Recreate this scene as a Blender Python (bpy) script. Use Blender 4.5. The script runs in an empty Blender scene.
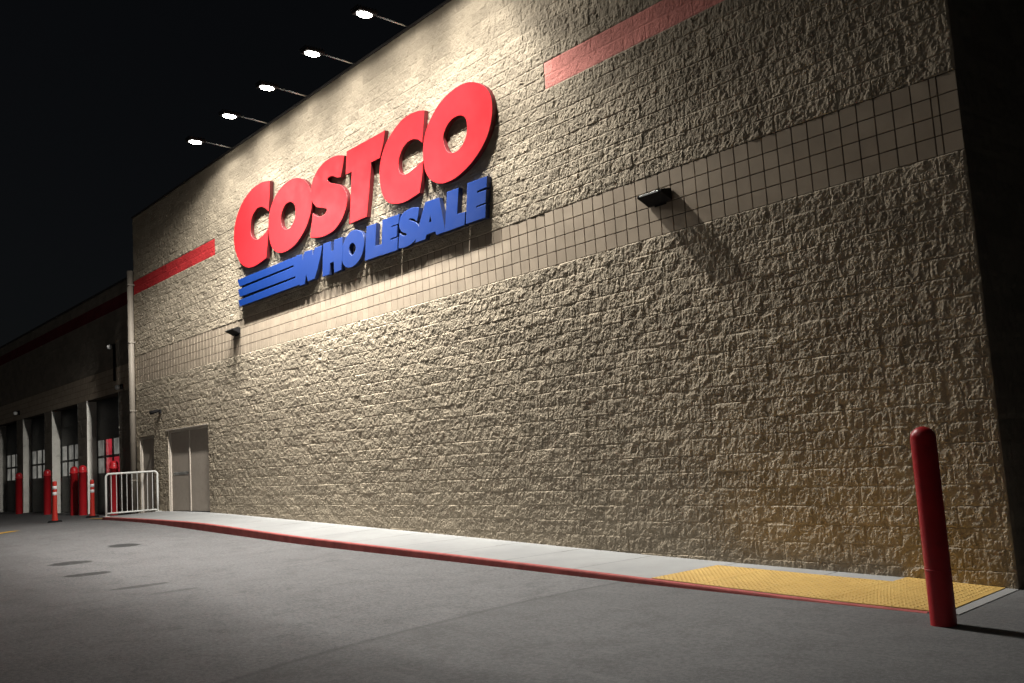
import bpy, bmesh, math, random
import numpy as np
from mathutils import Vector, Matrix

random.seed(7)
scene = bpy.context.scene
COL = scene.collection
R = math.radians

# ------------------------------------------------------------------ objects
def link(o, parent=None):
    COL.objects.link(o)
    if parent is not None:
        o.parent = parent
    return o

def thing(name, label, cat, loc=(0, 0, 0), rz=0.0, group=None):
    o = bpy.data.objects.new(name, None)
    link(o)
    o.empty_display_size = 0.2
    o.location = loc
    o.rotation_euler = (0, 0, rz)
    o["label"] = label
    o["category"] = cat
    if group:
        o["group"] = group
    return o

def mesh_obj(name, me, mat, parent=None, label=None):
    o = bpy.data.objects.new(name, me)
    link(o, parent)
    for m in (mat if isinstance(mat, (list, tuple)) else [mat]):
        me.materials.append(m)
    if label:
        o["label"] = label
    return o

def obj(name, bm, mat, parent=None, smooth=False, label=None):
    me = bpy.data.meshes.new(name)
    bm.to_mesh(me)
    bm.free()
    if smooth:
        me.polygons.foreach_set("use_smooth", [True] * len(me.polygons))
    return mesh_obj(name, me, mat, parent, label)

def structure(name, bm, mat, smooth=False):
    o = obj(name, bm, mat, None, smooth)
    o["kind"] = "structure"
    return o

def copy_tree(root, loc, rz=None, label=None):
    def rec(o, parent):
        c = o.copy()
        COL.objects.link(c)
        c.parent = parent
        for ch in [x for x in bpy.data.objects if x.parent == o]:
            rec(ch, c)
        return c
    c = rec(root, None)
    c.location = loc
    if rz is not None:
        c.rotation_euler = (0, 0, rz)
    if label:
        c["label"] = label
    return c

# ------------------------------------------------------------------ bmesh helpers
def BM():
    return bmesh.new()

def box(bm, x0, x1, y0, y1, z0, z1, bevel=0.0, seg=2):
    r = bmesh.ops.create_cube(bm, size=1.0)
    vs = r["verts"]
    for v in vs:
        v.co = Vector((x0 if v.co.x < 0 else x1, y0 if v.co.y < 0 else y1, z0 if v.co.z < 0 else z1))
    if bevel:
        es = list({e for v in vs for e in v.link_edges})
        bmesh.ops.bevel(bm, geom=es, offset=bevel, segments=seg, affect='EDGES', profile=0.5)
    return vs

def tube(bm, pts, rad, n=12, cap=True):
    pts = [Vector(p) for p in pts]
    rads = rad if isinstance(rad, (list, tuple)) else [rad] * len(pts)
    rings = []
    prev = None
    for i, p in enumerate(pts):
        t = (pts[min(i + 1, len(pts) - 1)] - pts[max(i - 1, 0)]).normalized()
        if prev is None:
            a = Vector((0, 0, 1)) if abs(t.z) < 0.9 else Vector((1, 0, 0))
            u = t.cross(a).normalized()
        else:
            u = (prev - t * prev.dot(t)).normalized()
        prev = u
        w = t.cross(u)
        rings.append([bm.verts.new(p + (u * math.cos(2 * math.pi * k / n) + w * math.sin(2 * math.pi * k / n)) * rads[i]) for k in range(n)])
    for a, b in zip(rings, rings[1:]):
        for k in range(n):
            bm.faces.new((a[k], a[(k + 1) % n], b[(k + 1) % n], b[k]))
    if cap:
        bm.faces.new(rings[0][::-1])
        bm.faces.new(rings[-1])

def lathe(bm, prof, n=32, cx=0, cy=0):
    rings = []
    for r, z in prof:
        if r < 1e-5:
            rings.append([bm.verts.new((cx, cy, z))])
        else:
            rings.append([bm.verts.new((cx + r * math.cos(2 * math.pi * k / n), cy + r * math.sin(2 * math.pi * k / n), z)) for k in range(n)])
    for a, b in zip(rings, rings[1:]):
        for k in range(n):
            k2 = (k + 1) % n
            if len(a) == 1:
                bm.faces.new((a[0], b[k2], b[k]))
            elif len(b) == 1:
                bm.faces.new((a[k], a[k2], b[0]))
            else:
                bm.faces.new((a[k], a[k2], b[k2], b[k]))

def quad(bm, a, b, c, d):
    return bm.faces.new([bm.verts.new(p) for p in (a, b, c, d)])

# ------------------------------------------------------------------ materials
def newmat(name):
    m = bpy.data.materials.new(name)
    m.use_nodes = True
    nt = m.node_tree
    b = nt.nodes["Principled BSDF"]
    return m, nt, b

def N(nt, kind, **kw):
    n = nt.nodes.new(kind)
    for k, v in kw.items():
        if k in n.inputs:
            n.inputs[k].default_value = v
        else:
            setattr(n, k, v)
    return n

def mixrgb(nt, fac, a, b, blend='MIX'):
    n = nt.nodes.new("ShaderNodeMix")
    n.data_type = 'RGBA'
    n.blend_type = blend
    for i, v in ((0, fac), (6, a), (7, b)):
        if hasattr(v, "links"):
            nt.links.new(v, n.inputs[i])
        else:
            n.inputs[i].default_value = v if i == 0 else (*v, 1)[:4]
    return n.outputs[2]

def ramp(nt, src, stops):
    n = nt.nodes.new("ShaderNodeValToRGB")
    nt.links.new(src, n.inputs[0])
    e = n.color_ramp.elements
    while len(e) < len(stops):
        e.new(0.5)
    for el, (p, c) in zip(e, stops):
        el.position = p
        el.color = (c, c, c, 1) if isinstance(c, (int, float)) else (*c, 1)
    return n.outputs[0]

def noise(nt, scale, detail=4, rough=0.55, coord=None, dist=0.0):
    n = N(nt, "ShaderNodeTexNoise", Scale=scale, Detail=detail, Roughness=rough, Distortion=dist)
    if coord is not None:
        nt.links.new(coord, n.inputs["Vector"])
    return n.outputs[0]

def pos(nt):
    return nt.nodes.new("ShaderNodeNewGeometry").outputs["Position"]

def math_(nt, op, a, b=None, c=None, clamp=False):
    n = nt.nodes.new("ShaderNodeMath")
    n.operation = op
    n.use_clamp = clamp
    for i, v in enumerate((a, b, c)):
        if v is None:
            continue
        if hasattr(v, "links"):
            nt.links.new(v, n.inputs[i])
        else:
            n.inputs[i].default_value = v
    return n.outputs[0]

def bump(nt, b, h, strength, dist):
    n = N(nt, "ShaderNodeBump", Strength=strength, Distance=dist)
    nt.links.new(h, n.inputs["Height"])
    nt.links.new(n.outputs[0], b.inputs["Normal"])

def simple(name, col, rough=0.5, metal=0.0, var=0.12, scale=6.0, dirt=None, bumpamt=0.0, coat=0.0):
    m, nt, b = newmat(name)
    p = pos(nt)
    f = noise(nt, scale, 5, 0.6, p)
    lo = tuple(c * (1 - var) for c in col)
    hi = tuple(min(1, c * (1 + var)) for c in col)
    c = mixrgb(nt, ramp(nt, f, [(0.3, 0.0), (0.7, 1.0)]), lo, hi)
    if dirt:
        f2 = noise(nt, scale * 2.3, 6, 0.7, p)
        c = mixrgb(nt, ramp(nt, f2, [(0.55, 0.0), (0.75, dirt[1])]), c, dirt[0])
    nt.links.new(c, b.inputs["Base Color"])
    rr = ramp(nt, noise(nt, scale * 4, 4, 0.6, p), [(0.3, max(0, rough - 0.1)), (0.7, min(1, rough + 0.1))])
    nt.links.new(rr, b.inputs["Roughness"])
    b.inputs["Metallic"].default_value = metal
    b.inputs["Coat Weight"].default_value = coat
    if rough >= .7:
        b.inputs["Specular IOR Level"].default_value = 0.06
    if bumpamt:
        bump(nt, b, noise(nt, scale * 20, 4, 0.6, p), 0.5, bumpamt)
    return m

def block_mat(name, base, warm=0.0):
    m, nt, b = newmat(name)
    p = pos(nt)
    at = N(nt, "ShaderNodeAttribute", attribute_name="tone")
    t = at.outputs["Fac"]
    lo = tuple(c * 0.76 for c in base)
    hi = tuple(c * 1.18 for c in base)
    c = mixrgb(nt, t, lo, hi)
    f = noise(nt, 1.1, 6, 0.6, p)
    c = mixrgb(nt, ramp(nt, f, [(0.40, 0.0), (0.75, 0.16)]), c, tuple(x * 0.72 for x in base))
    g = noise(nt, 160, 3, 0.7, p)
    c = mixrgb(nt, ramp(nt, g, [(0.42, 0.0), (0.68, 0.35)]), c, tuple(x * 0.55 for x in base))
    g2 = noise(nt, 95, 2, 0.6, p)
    c = mixrgb(nt, ramp(nt, g2, [(0.6, 0.0), (0.72, 0.4)]), c, tuple(min(1, x * 1.5) for x in base))
    nt.links.new(c, b.inputs["Base Color"])
    b.inputs["Roughness"].default_value = 0.92
    b.inputs["Specular IOR Level"].default_value = 0.08
    h = math_(nt, 'ADD', noise(nt, 45, 5, 0.65, p), math_(nt, 'MULTIPLY', noise(nt, 140, 3, 0.6, p), 0.4))
    bump(nt, b, h, 0.55, 0.012)
    return m

M_BLOCK = block_mat("split_face_block", (0.405, 0.338, 0.252))
M_WINGBLOCK = block_mat("shade_dark_wing_block", (0.21, 0.18, 0.145))  # wall block with the wing's shade put into its colour
M_REDBLOCK = block_mat("red_painted_block", (0.60, 0.045, 0.048))
M_WINGRED = block_mat("shade_dark_red_block", (0.13, 0.020, 0.024))  # stripe red darkened in colour for the shaded wing
M_PINKBLOCK = block_mat("faded_red_block", (0.80, 0.31, 0.26))
M_TILE = simple("smooth_block", (0.40, 0.325, 0.245), 0.8, var=0.14, scale=3.0, bumpamt=0.002)
M_MORTAR = simple("mortar", (0.10, 0.085, 0.07), 0.95, var=0.2, scale=9)
M_COPING = simple("bronze_coping", (0.05, 0.042, 0.038), 0.5, 0.4)
M_ROOF = simple("roofing", (0.10, 0.10, 0.10), 0.9)
M_DOOR = simple("door_paint", (0.42, 0.36, 0.30), 0.7, var=0.05, dirt=((0.12, 0.1, 0.08), 0.3))
M_FRAME = simple("frame_paint", (0.52, 0.46, 0.39), 0.6, var=0.05)
M_STEEL = simple("brushed_steel", (0.55, 0.55, 0.53), 0.35, 0.9)
M_PIPE = simple("painted_downpipe", (0.19, 0.163, 0.132), 0.65, var=0.08)
M_DARK = simple("dark_bronze_metal", (0.014, 0.013, 0.013), 0.75, 0.0)
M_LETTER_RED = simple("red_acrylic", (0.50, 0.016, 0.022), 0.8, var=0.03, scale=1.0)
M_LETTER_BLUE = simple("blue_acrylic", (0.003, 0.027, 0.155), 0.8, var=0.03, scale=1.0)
M_RED_RETURN = simple("red_return_shade", (0.10, 0.005, 0.007), 0.5, var=0.05, scale=2.0)  # letter sides: shade painted in as a darker red
M_BLUE_RETURN = simple("blue_return_shade", (0.003, 0.012, 0.06), 0.5, var=0.05, scale=2.0)  # letter sides: shade painted in as a darker blue
M_KERB = simple("red_kerb_paint", (0.42, 0.115, 0.105), 0.7, var=0.2, scale=5, dirt=((0.24, 0.15, 0.135), 0.8), bumpamt=0.003)
M_BOLLARD = simple("red_bollard_sleeve", (0.50, 0.014, 0.020), 0.38, var=0.10, scale=4, dirt=((0.22, 0.02, 0.02), 0.5))
M_DELIN = simple("orange_red_plastic", (0.62, 0.035, 0.022), 0.5, var=0.08)
M_WHITE = simple("white_paint", (0.78, 0.77, 0.73), 0.45, var=0.05, dirt=((0.5, 0.46, 0.4), 0.4))
M_REFL = simple("white_reflective_band", (0.9, 0.9, 0.9), 0.3, var=0.02)
M_RUBBER = simple("black_rubber", (0.02, 0.02, 0.02), 0.8)
M_JAMB = simple("pale_jamb_paint", (0.74, 0.71, 0.64), 0.7, var=0.12, scale=2, dirt=((0.3, 0.27, 0.23), 0.5))
M_BAYDOOR = simple("dark_bay_door", (0.045, 0.044, 0.042), 0.5, var=0.1)
M_GLOBE = simple("white_globe", (0.85, 0.85, 0.82), 0.25, var=0.02)

def emis(name, col, strength):
    m, nt, b = newmat(name)
    b.inputs["Base Color"].default_value = (*[c * 0.3 for c in col], 1)
    b.inputs["Emission Color"].default_value = (*col, 1)
    b.inputs["Emission Strength"].default_value = strength
    return m

def pane_mat(name, col, strength):
    m, nt, b = newmat(name)
    p = pos(nt)
    f = noise(nt, 2.7, 4, 0.6, p)
    c = mixrgb(nt, ramp(nt, f, [(0.35, 0.15), (0.65, 1.0)]), tuple(x * 0.25 for x in col), col)
    b.inputs["Base Color"].default_value = (0.03, 0.03, 0.03, 1)
    b.inputs["Roughness"].default_value = 0.12
    nt.links.new(c, b.inputs["Emission Color"])
    b.inputs["Emission Strength"].default_value = strength
    return m

M_LENS = emis("lit_led_lens", (1.0, 0.97, 0.88), 60.0)
M_PANE = pane_mat("lit_bay_pane", (0.80, 0.78, 0.70), 0.22)
M_PANE_RED = pane_mat("lit_red_pane", (0.85, 0.05, 0.08), 0.45)

# asphalt
def asphalt_mat():
    m, nt, b = newmat("asphalt")
    p = pos(nt)
    xyz = N(nt, "ShaderNodeSeparateXYZ")
    nt.links.new(p, xyz.inputs[0])
    X, Y = xyz.outputs[0], xyz.outputs[1]
    big = noise(nt, 0.35, 6, 0.6, p)
    c = mixrgb(nt, ramp(nt, big, [(0.3, 0.0), (0.7, 1.0)]), (0.132, 0.129, 0.130), (0.180, 0.177, 0.178))
    mid = noise(nt, 2.4, 7, 0.65, p, 0.4)
    c = mixrgb(nt, ramp(nt, mid, [(0.48, 0.0), (0.70, 0.65)]), c, (0.095, 0.092, 0.091))
    agg = noise(nt, 130, 3, 0.7, p)
    c = mixrgb(nt, ramp(nt, agg, [(0.52, 0.0), (0.66, 0.75)]), c, (0.30, 0.295, 0.29))
    agg2 = noise(nt, 70, 3, 0.7, p)
    c = mixrgb(nt, ramp(nt, agg2, [(0.52, 0.0), (0.7, 0.6)]), c, (0.060, 0.058, 0.057))
    gr = noise(nt, 26, 5, 0.75, p)
    c = mixrgb(nt, ramp(nt, gr, [(0.40, 0.55), (0.52, 0.0)]), c, (0.088, 0.085, 0.084))
    c = mixrgb(nt, ramp(nt, gr, [(0.52, 0.0), (0.66, 0.55)]), c, (0.225, 0.22, 0.215))
    # paving joint across the lane; older darker paving on one side of it
    wob = math_(nt, 'MULTIPLY', math_(nt, 'SUBTRACT', noise(nt, 0.9, 4, 0.5, p), 0.5), 0.12)
    yy = math_(nt, 'ADD', Y, 2.0)
    curve = math_(nt, 'MULTIPLY', math_(nt, 'MULTIPLY', yy, yy), 0.040)
    jx = math_(nt, 'SUBTRACT', math_(nt, 'ADD', X, wob), math_(nt, 'ADD', curve, 1.30))
    side = ramp(nt, math_(nt, 'ADD', math_(nt, 'MULTIPLY', jx, 4.0), 0.5), [(0.2, 0.0), (0.8, 1.0)])
    c = mixrgb(nt, math_(nt, 'MULTIPLY', side, 0.30), c, (0.085, 0.083, 0.081))
    line = ramp(nt, math_(nt, 'ABSOLUTE', jx), [(0.008, 0.42), (0.07, 0.0)])
    c = mixrgb(nt, line, c, (0.055, 0.053, 0.052))
    # tyre scuffs / oil stains with a shape of their own
    for (sx, sy, rx, ry, k) in ((-9.46, -3.54, 0.36, 0.30, 0.92), (-7.57, -4.96, 0.26, 0.36, 0.90), (-5.93, -5.15, 0.20, 0.38, 0.88),
                                (-3.85, -5.1, 0.14, 0.42, 0.60), (-2.9, -5.0, 0.10, 0.35, 0.35)):
        dx = math_(nt, 'DIVIDE', math_(nt, 'SUBTRACT', X, sx), rx)
        dy = math_(nt, 'DIVIDE', math_(nt, 'SUBTRACT', Y, sy), ry)
        d = math_(nt, 'SQRT', math_(nt, 'ADD', math_(nt, 'MULTIPLY', dx, dx), math_(nt, 'MULTIPLY', dy, dy)))
        d = math_(nt, 'ADD', d, math_(nt, 'MULTIPLY', math_(nt, 'SUBTRACT', noise(nt, 5, 3, 0.5, p), 0.5), 0.5))
        c = mixrgb(nt, ramp(nt, d, [(0.80, k), (1.0, 0.0)]), c, (0.028, 0.027, 0.027))
    # pale scuffs
    st = N(nt, "ShaderNodeMapping")
    st.inputs["Scale"].default_value = (0.5, 5.0, 1)
    st.inputs["Rotation"].default_value = (0, 0, 0.9)
    nt.links.new(p, st.inputs[0])
    sc = noise(nt, 1.3, 5, 0.7, st.outputs[0])
    c = mixrgb(nt, ramp(nt, sc, [(0.58, 0.0), (0.72, 0.30)]), c, (0.24, 0.235, 0.23))
    nt.links.new(c, b.inputs["Base Color"])
    nt.links.new(ramp(nt, mid, [(0.3, 0.82), (0.7, 0.93)]), b.inputs["Roughness"])
    b.inputs["Specular IOR Level"].default_value = 0.3
    h = math_(nt, 'ADD', noise(nt, 110, 4, 0.7, p), math_(nt, 'MULTIPLY', noise(nt, 9, 3, 0.6, p), 0.6))
    bump(nt, b, h, 0.5, 0.012)
    return m

def concrete_mat():
    m, nt, b = newmat("sidewalk_concrete")
    p = pos(nt)
    xyz = N(nt, "ShaderNodeSeparateXYZ")
    nt.links.new(p, xyz.inputs[0])
    f = noise(nt, 0.9, 6, 0.65, p)
    c = mixrgb(nt, ramp(nt, f, [(0.3, 0.0), (0.7, 1.0)]), (0.265, 0.264, 0.260), (0.345, 0.343, 0.336))
    g = noise(nt, 5.0, 6, 0.7, p)
    c = mixrgb(nt, ramp(nt, g, [(0.55, 0.0), (0.78, 0.45)]), c, (0.21, 0.20, 0.185))
    s = noise(nt, 170, 2, 0.6, p)
    c = mixrgb(nt, ramp(nt, s, [(0.5, 0.0), (0.75, 0.3)]), c, (0.20, 0.195, 0.185))
    nt.links.new(c, b.inputs["Base Color"])
    b.inputs["Roughness"].default_value = 0.88
    bump(nt, b, noise(nt, 90, 4, 0.6, p), 0.3, 0.004)
    return m

def tactile_mat():
    m, nt, b = newmat("yellow_tactile")
    p = pos(nt)
    f = noise(nt, 2.2, 6, 0.65, p)
    c = mixrgb(nt, ramp(nt, f, [(0.35, 0.0), (0.7, 1.0)]), (0.56, 0.345, 0.085), (0.66, 0.43, 0.120))
    g = noise(nt, 14, 6, 0.7, p)
    c = mixrgb(nt, ramp(nt, g, [(0.56, 0.0), (0.75, 0.5)]), c, (0.30, 0.20, 0.09))
    nt.links.new(c, b.inputs["Base Color"])
    b.inputs["Roughness"].default_value = 0.65
    return m

M_ASPHALT = asphalt_mat()
M_CONC = concrete_mat()
M_TACT = tactile_mat()
M_YELLOW = simple("worn_yellow_paint", (0.62, 0.36, 0.05), 0.7, var=0.2, scale=8, dirt=((0.12, 0.1, 0.08), 0.8))

# ------------------------------------------------------------------ ground levels
XA = np.array([-200, -60, -34, -25, -20, -17.5, -14, -11, -6.4, -1.3, 1.9, 5, 12, 40, 200.])
ZA = np.array([.36, .36, .36, .38, .44, .465, .43, .325, .175, .075, .0, -.038, -.09, -.12, -.12])
def smooth_tab(xs, zs):
    gx = np.arange(xs[0], xs[-1] + .01, .25)
    gz = np.interp(gx, xs, zs)
    k = np.exp(-0.5 * (np.arange(-12, 13) * .25 / .9) ** 2); k /= k.sum()
    gz = np.convolve(np.pad(gz, 12, mode='edge'), k, mode='valid')
    return lambda x: float(np.interp(x, gx, gz))
zA = smooth_tab(XA, ZA)
_zw = smooth_tab(np.array([-60, -17.5, -14, -7.7, -3.26, .18, 3.79, 5, 40.]), np.array([.56, .56, .55, .36, .22, .10, .012, -.01, -.02]))
_zk = smooth_tab(np.array([-60, -17.5, -14, -11, -6.44, -1.3, 1.87, 4.65, 40.]), np.array([.53, .53, .52, .485, .30, .16, .058, -.04, -.05]))
def _ramp_end(x, z):
    t = min(1, max(0, (x - 3.9) / .95))
    return z * (1 - t) + (zA(x) + .006) * t
def zWall(x): return _ramp_end(x, max(_zw(x), zA(x) + .02))
def zKerb(x): return _ramp_end(x, max(_zk(x), zA(x) + .014))
YK = -1.50
def zWalk(x, y): 
    t = min(1, max(0, -y / -YK))
    return zWall(x) * (1 - t) + zKerb(x) * t

# asphalt sheet
def grid_sheet(bm, xs, ys, zf):
    vv = [[bm.verts.new((x, y, zf(x, y))) for y in ys] for x in xs]
    for i in range(len(xs) - 1):
        for j in range(len(ys) - 1):
            bm.faces.new((vv[i][j], vv[i + 1][j], vv[i + 1][j + 1], vv[i][j + 1]))
bm = BM()
xs = [-400, -200, -100, -60, -45] + [x for x in np.arange(-40, 16.01, .5)] + [20, 30, 40, 80, 200, 400]
ys = [-400, -150, -60, -30, -16, -12, -9, -7, -5, -4, -3, -2, -1.5, -.5, 0.0, .8, 4, 12, 40, 120, 400]
grid_sheet(bm, xs, ys, lambda x, y: zA(x) + (0.012 * math.sin(x * .9 + y * .7) if (-9 < y < -1.9 and -20 < x < 4.5) else 0))
structure("parking_lot_asphalt", bm, M_ASPHALT, True)

# sidewalk + kerb (both part of the setting)
XE0, XE1 = -17.62, 4.96          # ends of the walk at the wall
joints = [x for x in np.arange(-16.72, 5.0, 1.32)]
bm = BM()
cuts = [XE0] + [j for j in joints if XE0 + .2 < j < XE1 - .3] + [XE1]
for a, b_ in zip(cuts, cuts[1:]):
    n = 4
    g = .006
    xa, xb = a + (g if a != XE0 else 0), b_ - (g if b_ != XE1 else 0)
    sl = lambda x, y: x + (0.13 * (-y / -YK) if x > 4.9 else 0)
    prevs = None
    for i in range(n + 1):
        x = xa + (xb - xa) * i / n
        row = [bm.verts.new((sl(x, y), y, zWalk(min(x, 5), y) - (0 if True else 0))) for y in (.02, -.35, -.7, -1.0, YK + .062)]
        if prevs:
            for j in range(4):
                bm.faces.new((prevs[j], prevs[j + 1], row[j + 1], row[j]))
        prevs = row
    # joint groove
    if b_ != XE1:
        for j, (y0, y1) in enumerate(zip((.02, -.35, -.7, -1.0), (-.35, -.7, -1.0, YK + .062))):
            quad(bm, (xb, y0, zWalk(xb, y0) - .012), (xb, y1, zWalk(xb, y1) - .012), (xb + 2 * g, y1, zWalk(xb, y1) - .012), (xb + 2 * g, y0, zWalk(xb, y0) - .012))
# left end face and right end face
for (x, sgn) in ((XE0, -1), (XE1, 1)):
    xo = (lambda y: x + 0.13 * (-y / -YK)) if sgn > 0 else (lambda y: x)
    quad(bm, (xo(.02), .02, zWalk(x, .02)), (xo(YK + .062), YK + .062, zWalk(x, YK + .062)), (xo(YK + .062), YK + .062, zA(x) - .1), (xo(.02), .02, zA(x) - .1))
structure("sidewalk", bm, M_CONC)

bm = BM()
kx = [x for x in np.arange(XE0, 4.6, .4)] + [4.70, 4.84]
prev = None
for x in kx:
    xo = x
    zt, zb = zKerb(x) + .002, zA(x) - .06
    prof = [(YK + .06, zt), (YK + .022, zt), (YK + .006, zt - .006), (YK, zt - .02 if zt - .02 > zb else zb), (YK - .012, zb)]
    row = [bm.verts.new((xo, y, z)) for y, z in prof]
    if prev:
        for j in range(len(row) - 1):
            bm.faces.new((prev[j], prev[j + 1], row[j + 1], row[j]))
    else:
        bm.faces.new(row + [bm.verts.new((xo, YK + .06, zb))])
    prev = row
structure("kerb", bm, M_KERB, False)

# tactile paving
tp = thing("tactile_paving", "yellow truncated dome tactile paving beside the red kerb", "tactile paving", (3.2, -.8, zWalk(3.2, -.8)))
def T(p, root): return Vector(p) - root.location
bm = BM()
bmd = BM()
PX0, PX1 = 1.60, 4.90
def pad_edges(x):
    back = -.30 if x < 3.87 else -.015
    return YK + .07, back
for (xa, xb) in ((1.69, 2.36), (2.366, 3.12), (3.126, 3.868), (3.874, 4.84)):
    f, bk = pad_edges((xa + xb) / 2)
    n = 6
    rows = []
    for i in range(n + 1):
        x = xa + (xb - xa) * i / n
        xo = lambda y: x + (.13 * (-y / -YK) * max(0, (x - 3.87) / .97))
        rows.append([(xo(y), y, zWalk(x, y) + .007) for y in (f, (f + bk) / 2, bk)])
    for r0, r1 in zip(rows, rows[1:]):
        for j in range(2):
            quad(bm, *[T(q, tp) for q in (r0[j], r1[j], r1[j + 1], r0[j + 1])])
    # thin edge
    for r0, r1 in zip(rows, rows[1:]):
        for j in (0, 2):
            d = Vector((0, 0, -.012))
            quad(bm, T(r0[j], tp), T(r1[j], tp), T(r1[j], tp) + d, T(r0[j], tp) + d)
    for j in range(2):
        for rr in (rows[0], rows[-1]):
            d = Vector((0, 0, -.012))
            quad(bm, T(rr[j], tp), T(rr[j + 1], tp), T(rr[j + 1], tp) + d, T(rr[j], tp) + d)
    x = xa + .035
    while x < xb - .02:
        y = f + .035
        while y < bk - .02:
            xx = x + (.13 * (-y / -YK) * max(0, (x - 3.87) / .97))
            z = zWalk(x, y) + .007
            ring0 = [bmd.verts.new(T((xx + .0135 * math.cos(a), y + .0135 * math.sin(a), z), tp)) for a in np.arange(0, 6.28, 1.0472)]
            ring1 = [bmd.verts.new(T((xx + .0085 * math.cos(a), y + .0085 * math.sin(a), z + .006), tp)) for a in np.arange(0, 6.28, 1.0472)]
            for k in range(6):
                bmd.faces.new((ring0[k], ring0[(k + 1) % 6], ring1[(k + 1) % 6], ring1[k]))
            bmd.faces.new(ring1)
            y += .062
        x += .062
obj("pad", bm, M_TACT, tp)
o = obj("dome_studs", bmd, M_TACT, tp, True)
o["kind"] = "stuff"

# faded yellow paint mark on the asphalt (far left)
bm = BM()
def paint_strip(bm, a, b_, w):
    a, b_ = Vector(a), Vector(b_)
    d = (b_ - a).normalized(); nrm = Vector((-d.y, d.x, 0)) * w / 2
    n = max(2, int((b_ - a).length / .4))
    for i in range(n):
        p, q = a.lerp(b_, i / n), a.lerp(b_, (i + 1) / n)
        pts = [p - nrm, q - nrm, q + nrm, p + nrm]
        quad(bm, *[(v.x, v.y, zA(v.x) + .016) for v in pts])
paint_strip(bm, (-15.15, -4.55, 0), (-15.75, -3.98, 0), .22)
paint_strip(bm, (-19.2, -1.35, 0), (-17.95, -1.35, 0), .12)
structure("road_marking", bm, M_YELLOW)

# ------------------------------------------------------------------ split-face block walls
def hsh(i, j, s):
    h = (i.astype(np.int64) * 374761393 + j.astype(np.int64) * 668265263 + s * 974711) & 0xFFFFFFFF
    h = ((h ^ (h >> 13)) * 1274126177) & 0xFFFFFFFF
    h = h ^ (h >> 16)
    return (h & 0xFFFFFF) / float(0x1000000)

def perlin(x, y, s):
    xi, yi = np.floor(x), np.floor(y)
    fx, fy = x - xi, y - yi
    u, v = fx * fx * fx * (fx * (fx * 6 - 15) + 10), fy * fy * fy * (fy * (fy * 6 - 15) + 10)
    def g(dx, dy):
        a = hsh(xi + dx, yi + dy, s) * 2 * np.pi
        return np.cos(a) * (fx - dx) + np.sin(a) * (fy - dy)
    return (g(0, 0) * (1 - u) + g(1, 0) * u) * (1 - v) + (g(0, 1) * (1 - u) + g(1, 1) * u) * v

def facets(x, y, s):
    """flat random facets of a fractured stone (one tilted plane per cell)"""
    xi, yi = np.floor(x), np.floor(y)
    best = np.full(x.shape, 1e9); h = np.zeros(x.shape)
    for dx in (-1, 0, 1):
        for dy in (-1, 0, 1):
            ci, cj = xi + dx, yi + dy
            px, py = ci + hsh(ci, cj, s), cj + hsh(ci, cj, s + 1)
            d = (x - px) ** 2 + (y - py) ** 2
            v = (hsh(ci, cj, s + 2) - .5) * 1.0 + (hsh(ci, cj, s + 3) - .5) * 2.2 * (x - px) + (hsh(ci, cj, s + 4) - .5) * 2.2 * (y - py)
            m = d < best
            best = np.where(m, d, best); h = np.where(m, v, h)
    return h

CO = 0.2032
def sstep(x, a, b):
    t = np.clip((x - a) / (b - a), 0, 1)
    return t * t * (3 - 2 * t)

def block_height(x, z, zref, amp=1.0, seed=0, extra_edges=None):
    r = np.floor((z - zref) / CO)
    xo = x + (np.mod(r, 2)) * CO
    c = np.floor(xo / (2 * CO))
    u = xo - c * 2 * CO
    v = (z - zref) - r * CO
    e = np.minimum(np.minimum(u, 2 * CO - u), np.minimum(v, CO - v))
    e = e + perlin(x * 14, z * 14, 11 + seed) * .003
    vis = sstep(perlin(x * 2.3, z * 3.1, 12 + seed) + .5 * perlin(x * 7, z * 7, 13 + seed), -.35, .45)
    joint = (1 - sstep(e, .000, .0125)) * (.55 + .45 * vis)
    off = hsh(c, r, 5 + seed)
    tx, tz = hsh(c, r, 6 + seed) - .5, hsh(c, r, 7 + seed) - .5
    h = .014 + .006 * (off - .5) + .007 * tx * (u / (2 * CO) - .5) * 2 + .008 * tz * (v / CO - .5) * 2
    wx = x + perlin(x * 9, z * 9, 21) * .03 + perlin(x * 25, z * 25, 23) * .010
    wz = z + perlin(x * 9, z * 9, 22) * .03 + perlin(x * 25, z * 25, 24) * .010
    h = h + .0065 * facets(wx * 11, wz * 9, 31 + seed) + .0040 * facets(wx * 28, wz * 21, 41 + seed) + .0030 * facets(wx * 50, wz * 40, 46 + seed)
    h = h + .009 * perlin(x * 8, z * 8, 51) + .0075 * perlin(x * 19, z * 15, 54) + .0065 * perlin(x * 38, z * 30, 52) + .0040 * perlin(x * 66, z * 52, 56) + .0035 * perlin(x * 34, z * 11, 53)
    chip = sstep(perlin(x * 5.5, z * 8, 55 + seed), .34, .55)          # knocked-out pockets
    h = h - .014 * chip - .012 * sstep(perlin(x * 15, z * 19, 57 + seed), .36, .52)
    h = np.maximum(h, -.008) * .66
    h = h * (1 - .90 * joint)
    mask = sstep(extra_edges, 0.0, .02) if extra_edges is not None else 1.0
    tone = hsh(c, r, 9 + seed) * .7 + .15
    return mask * h * amp, tone

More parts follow.
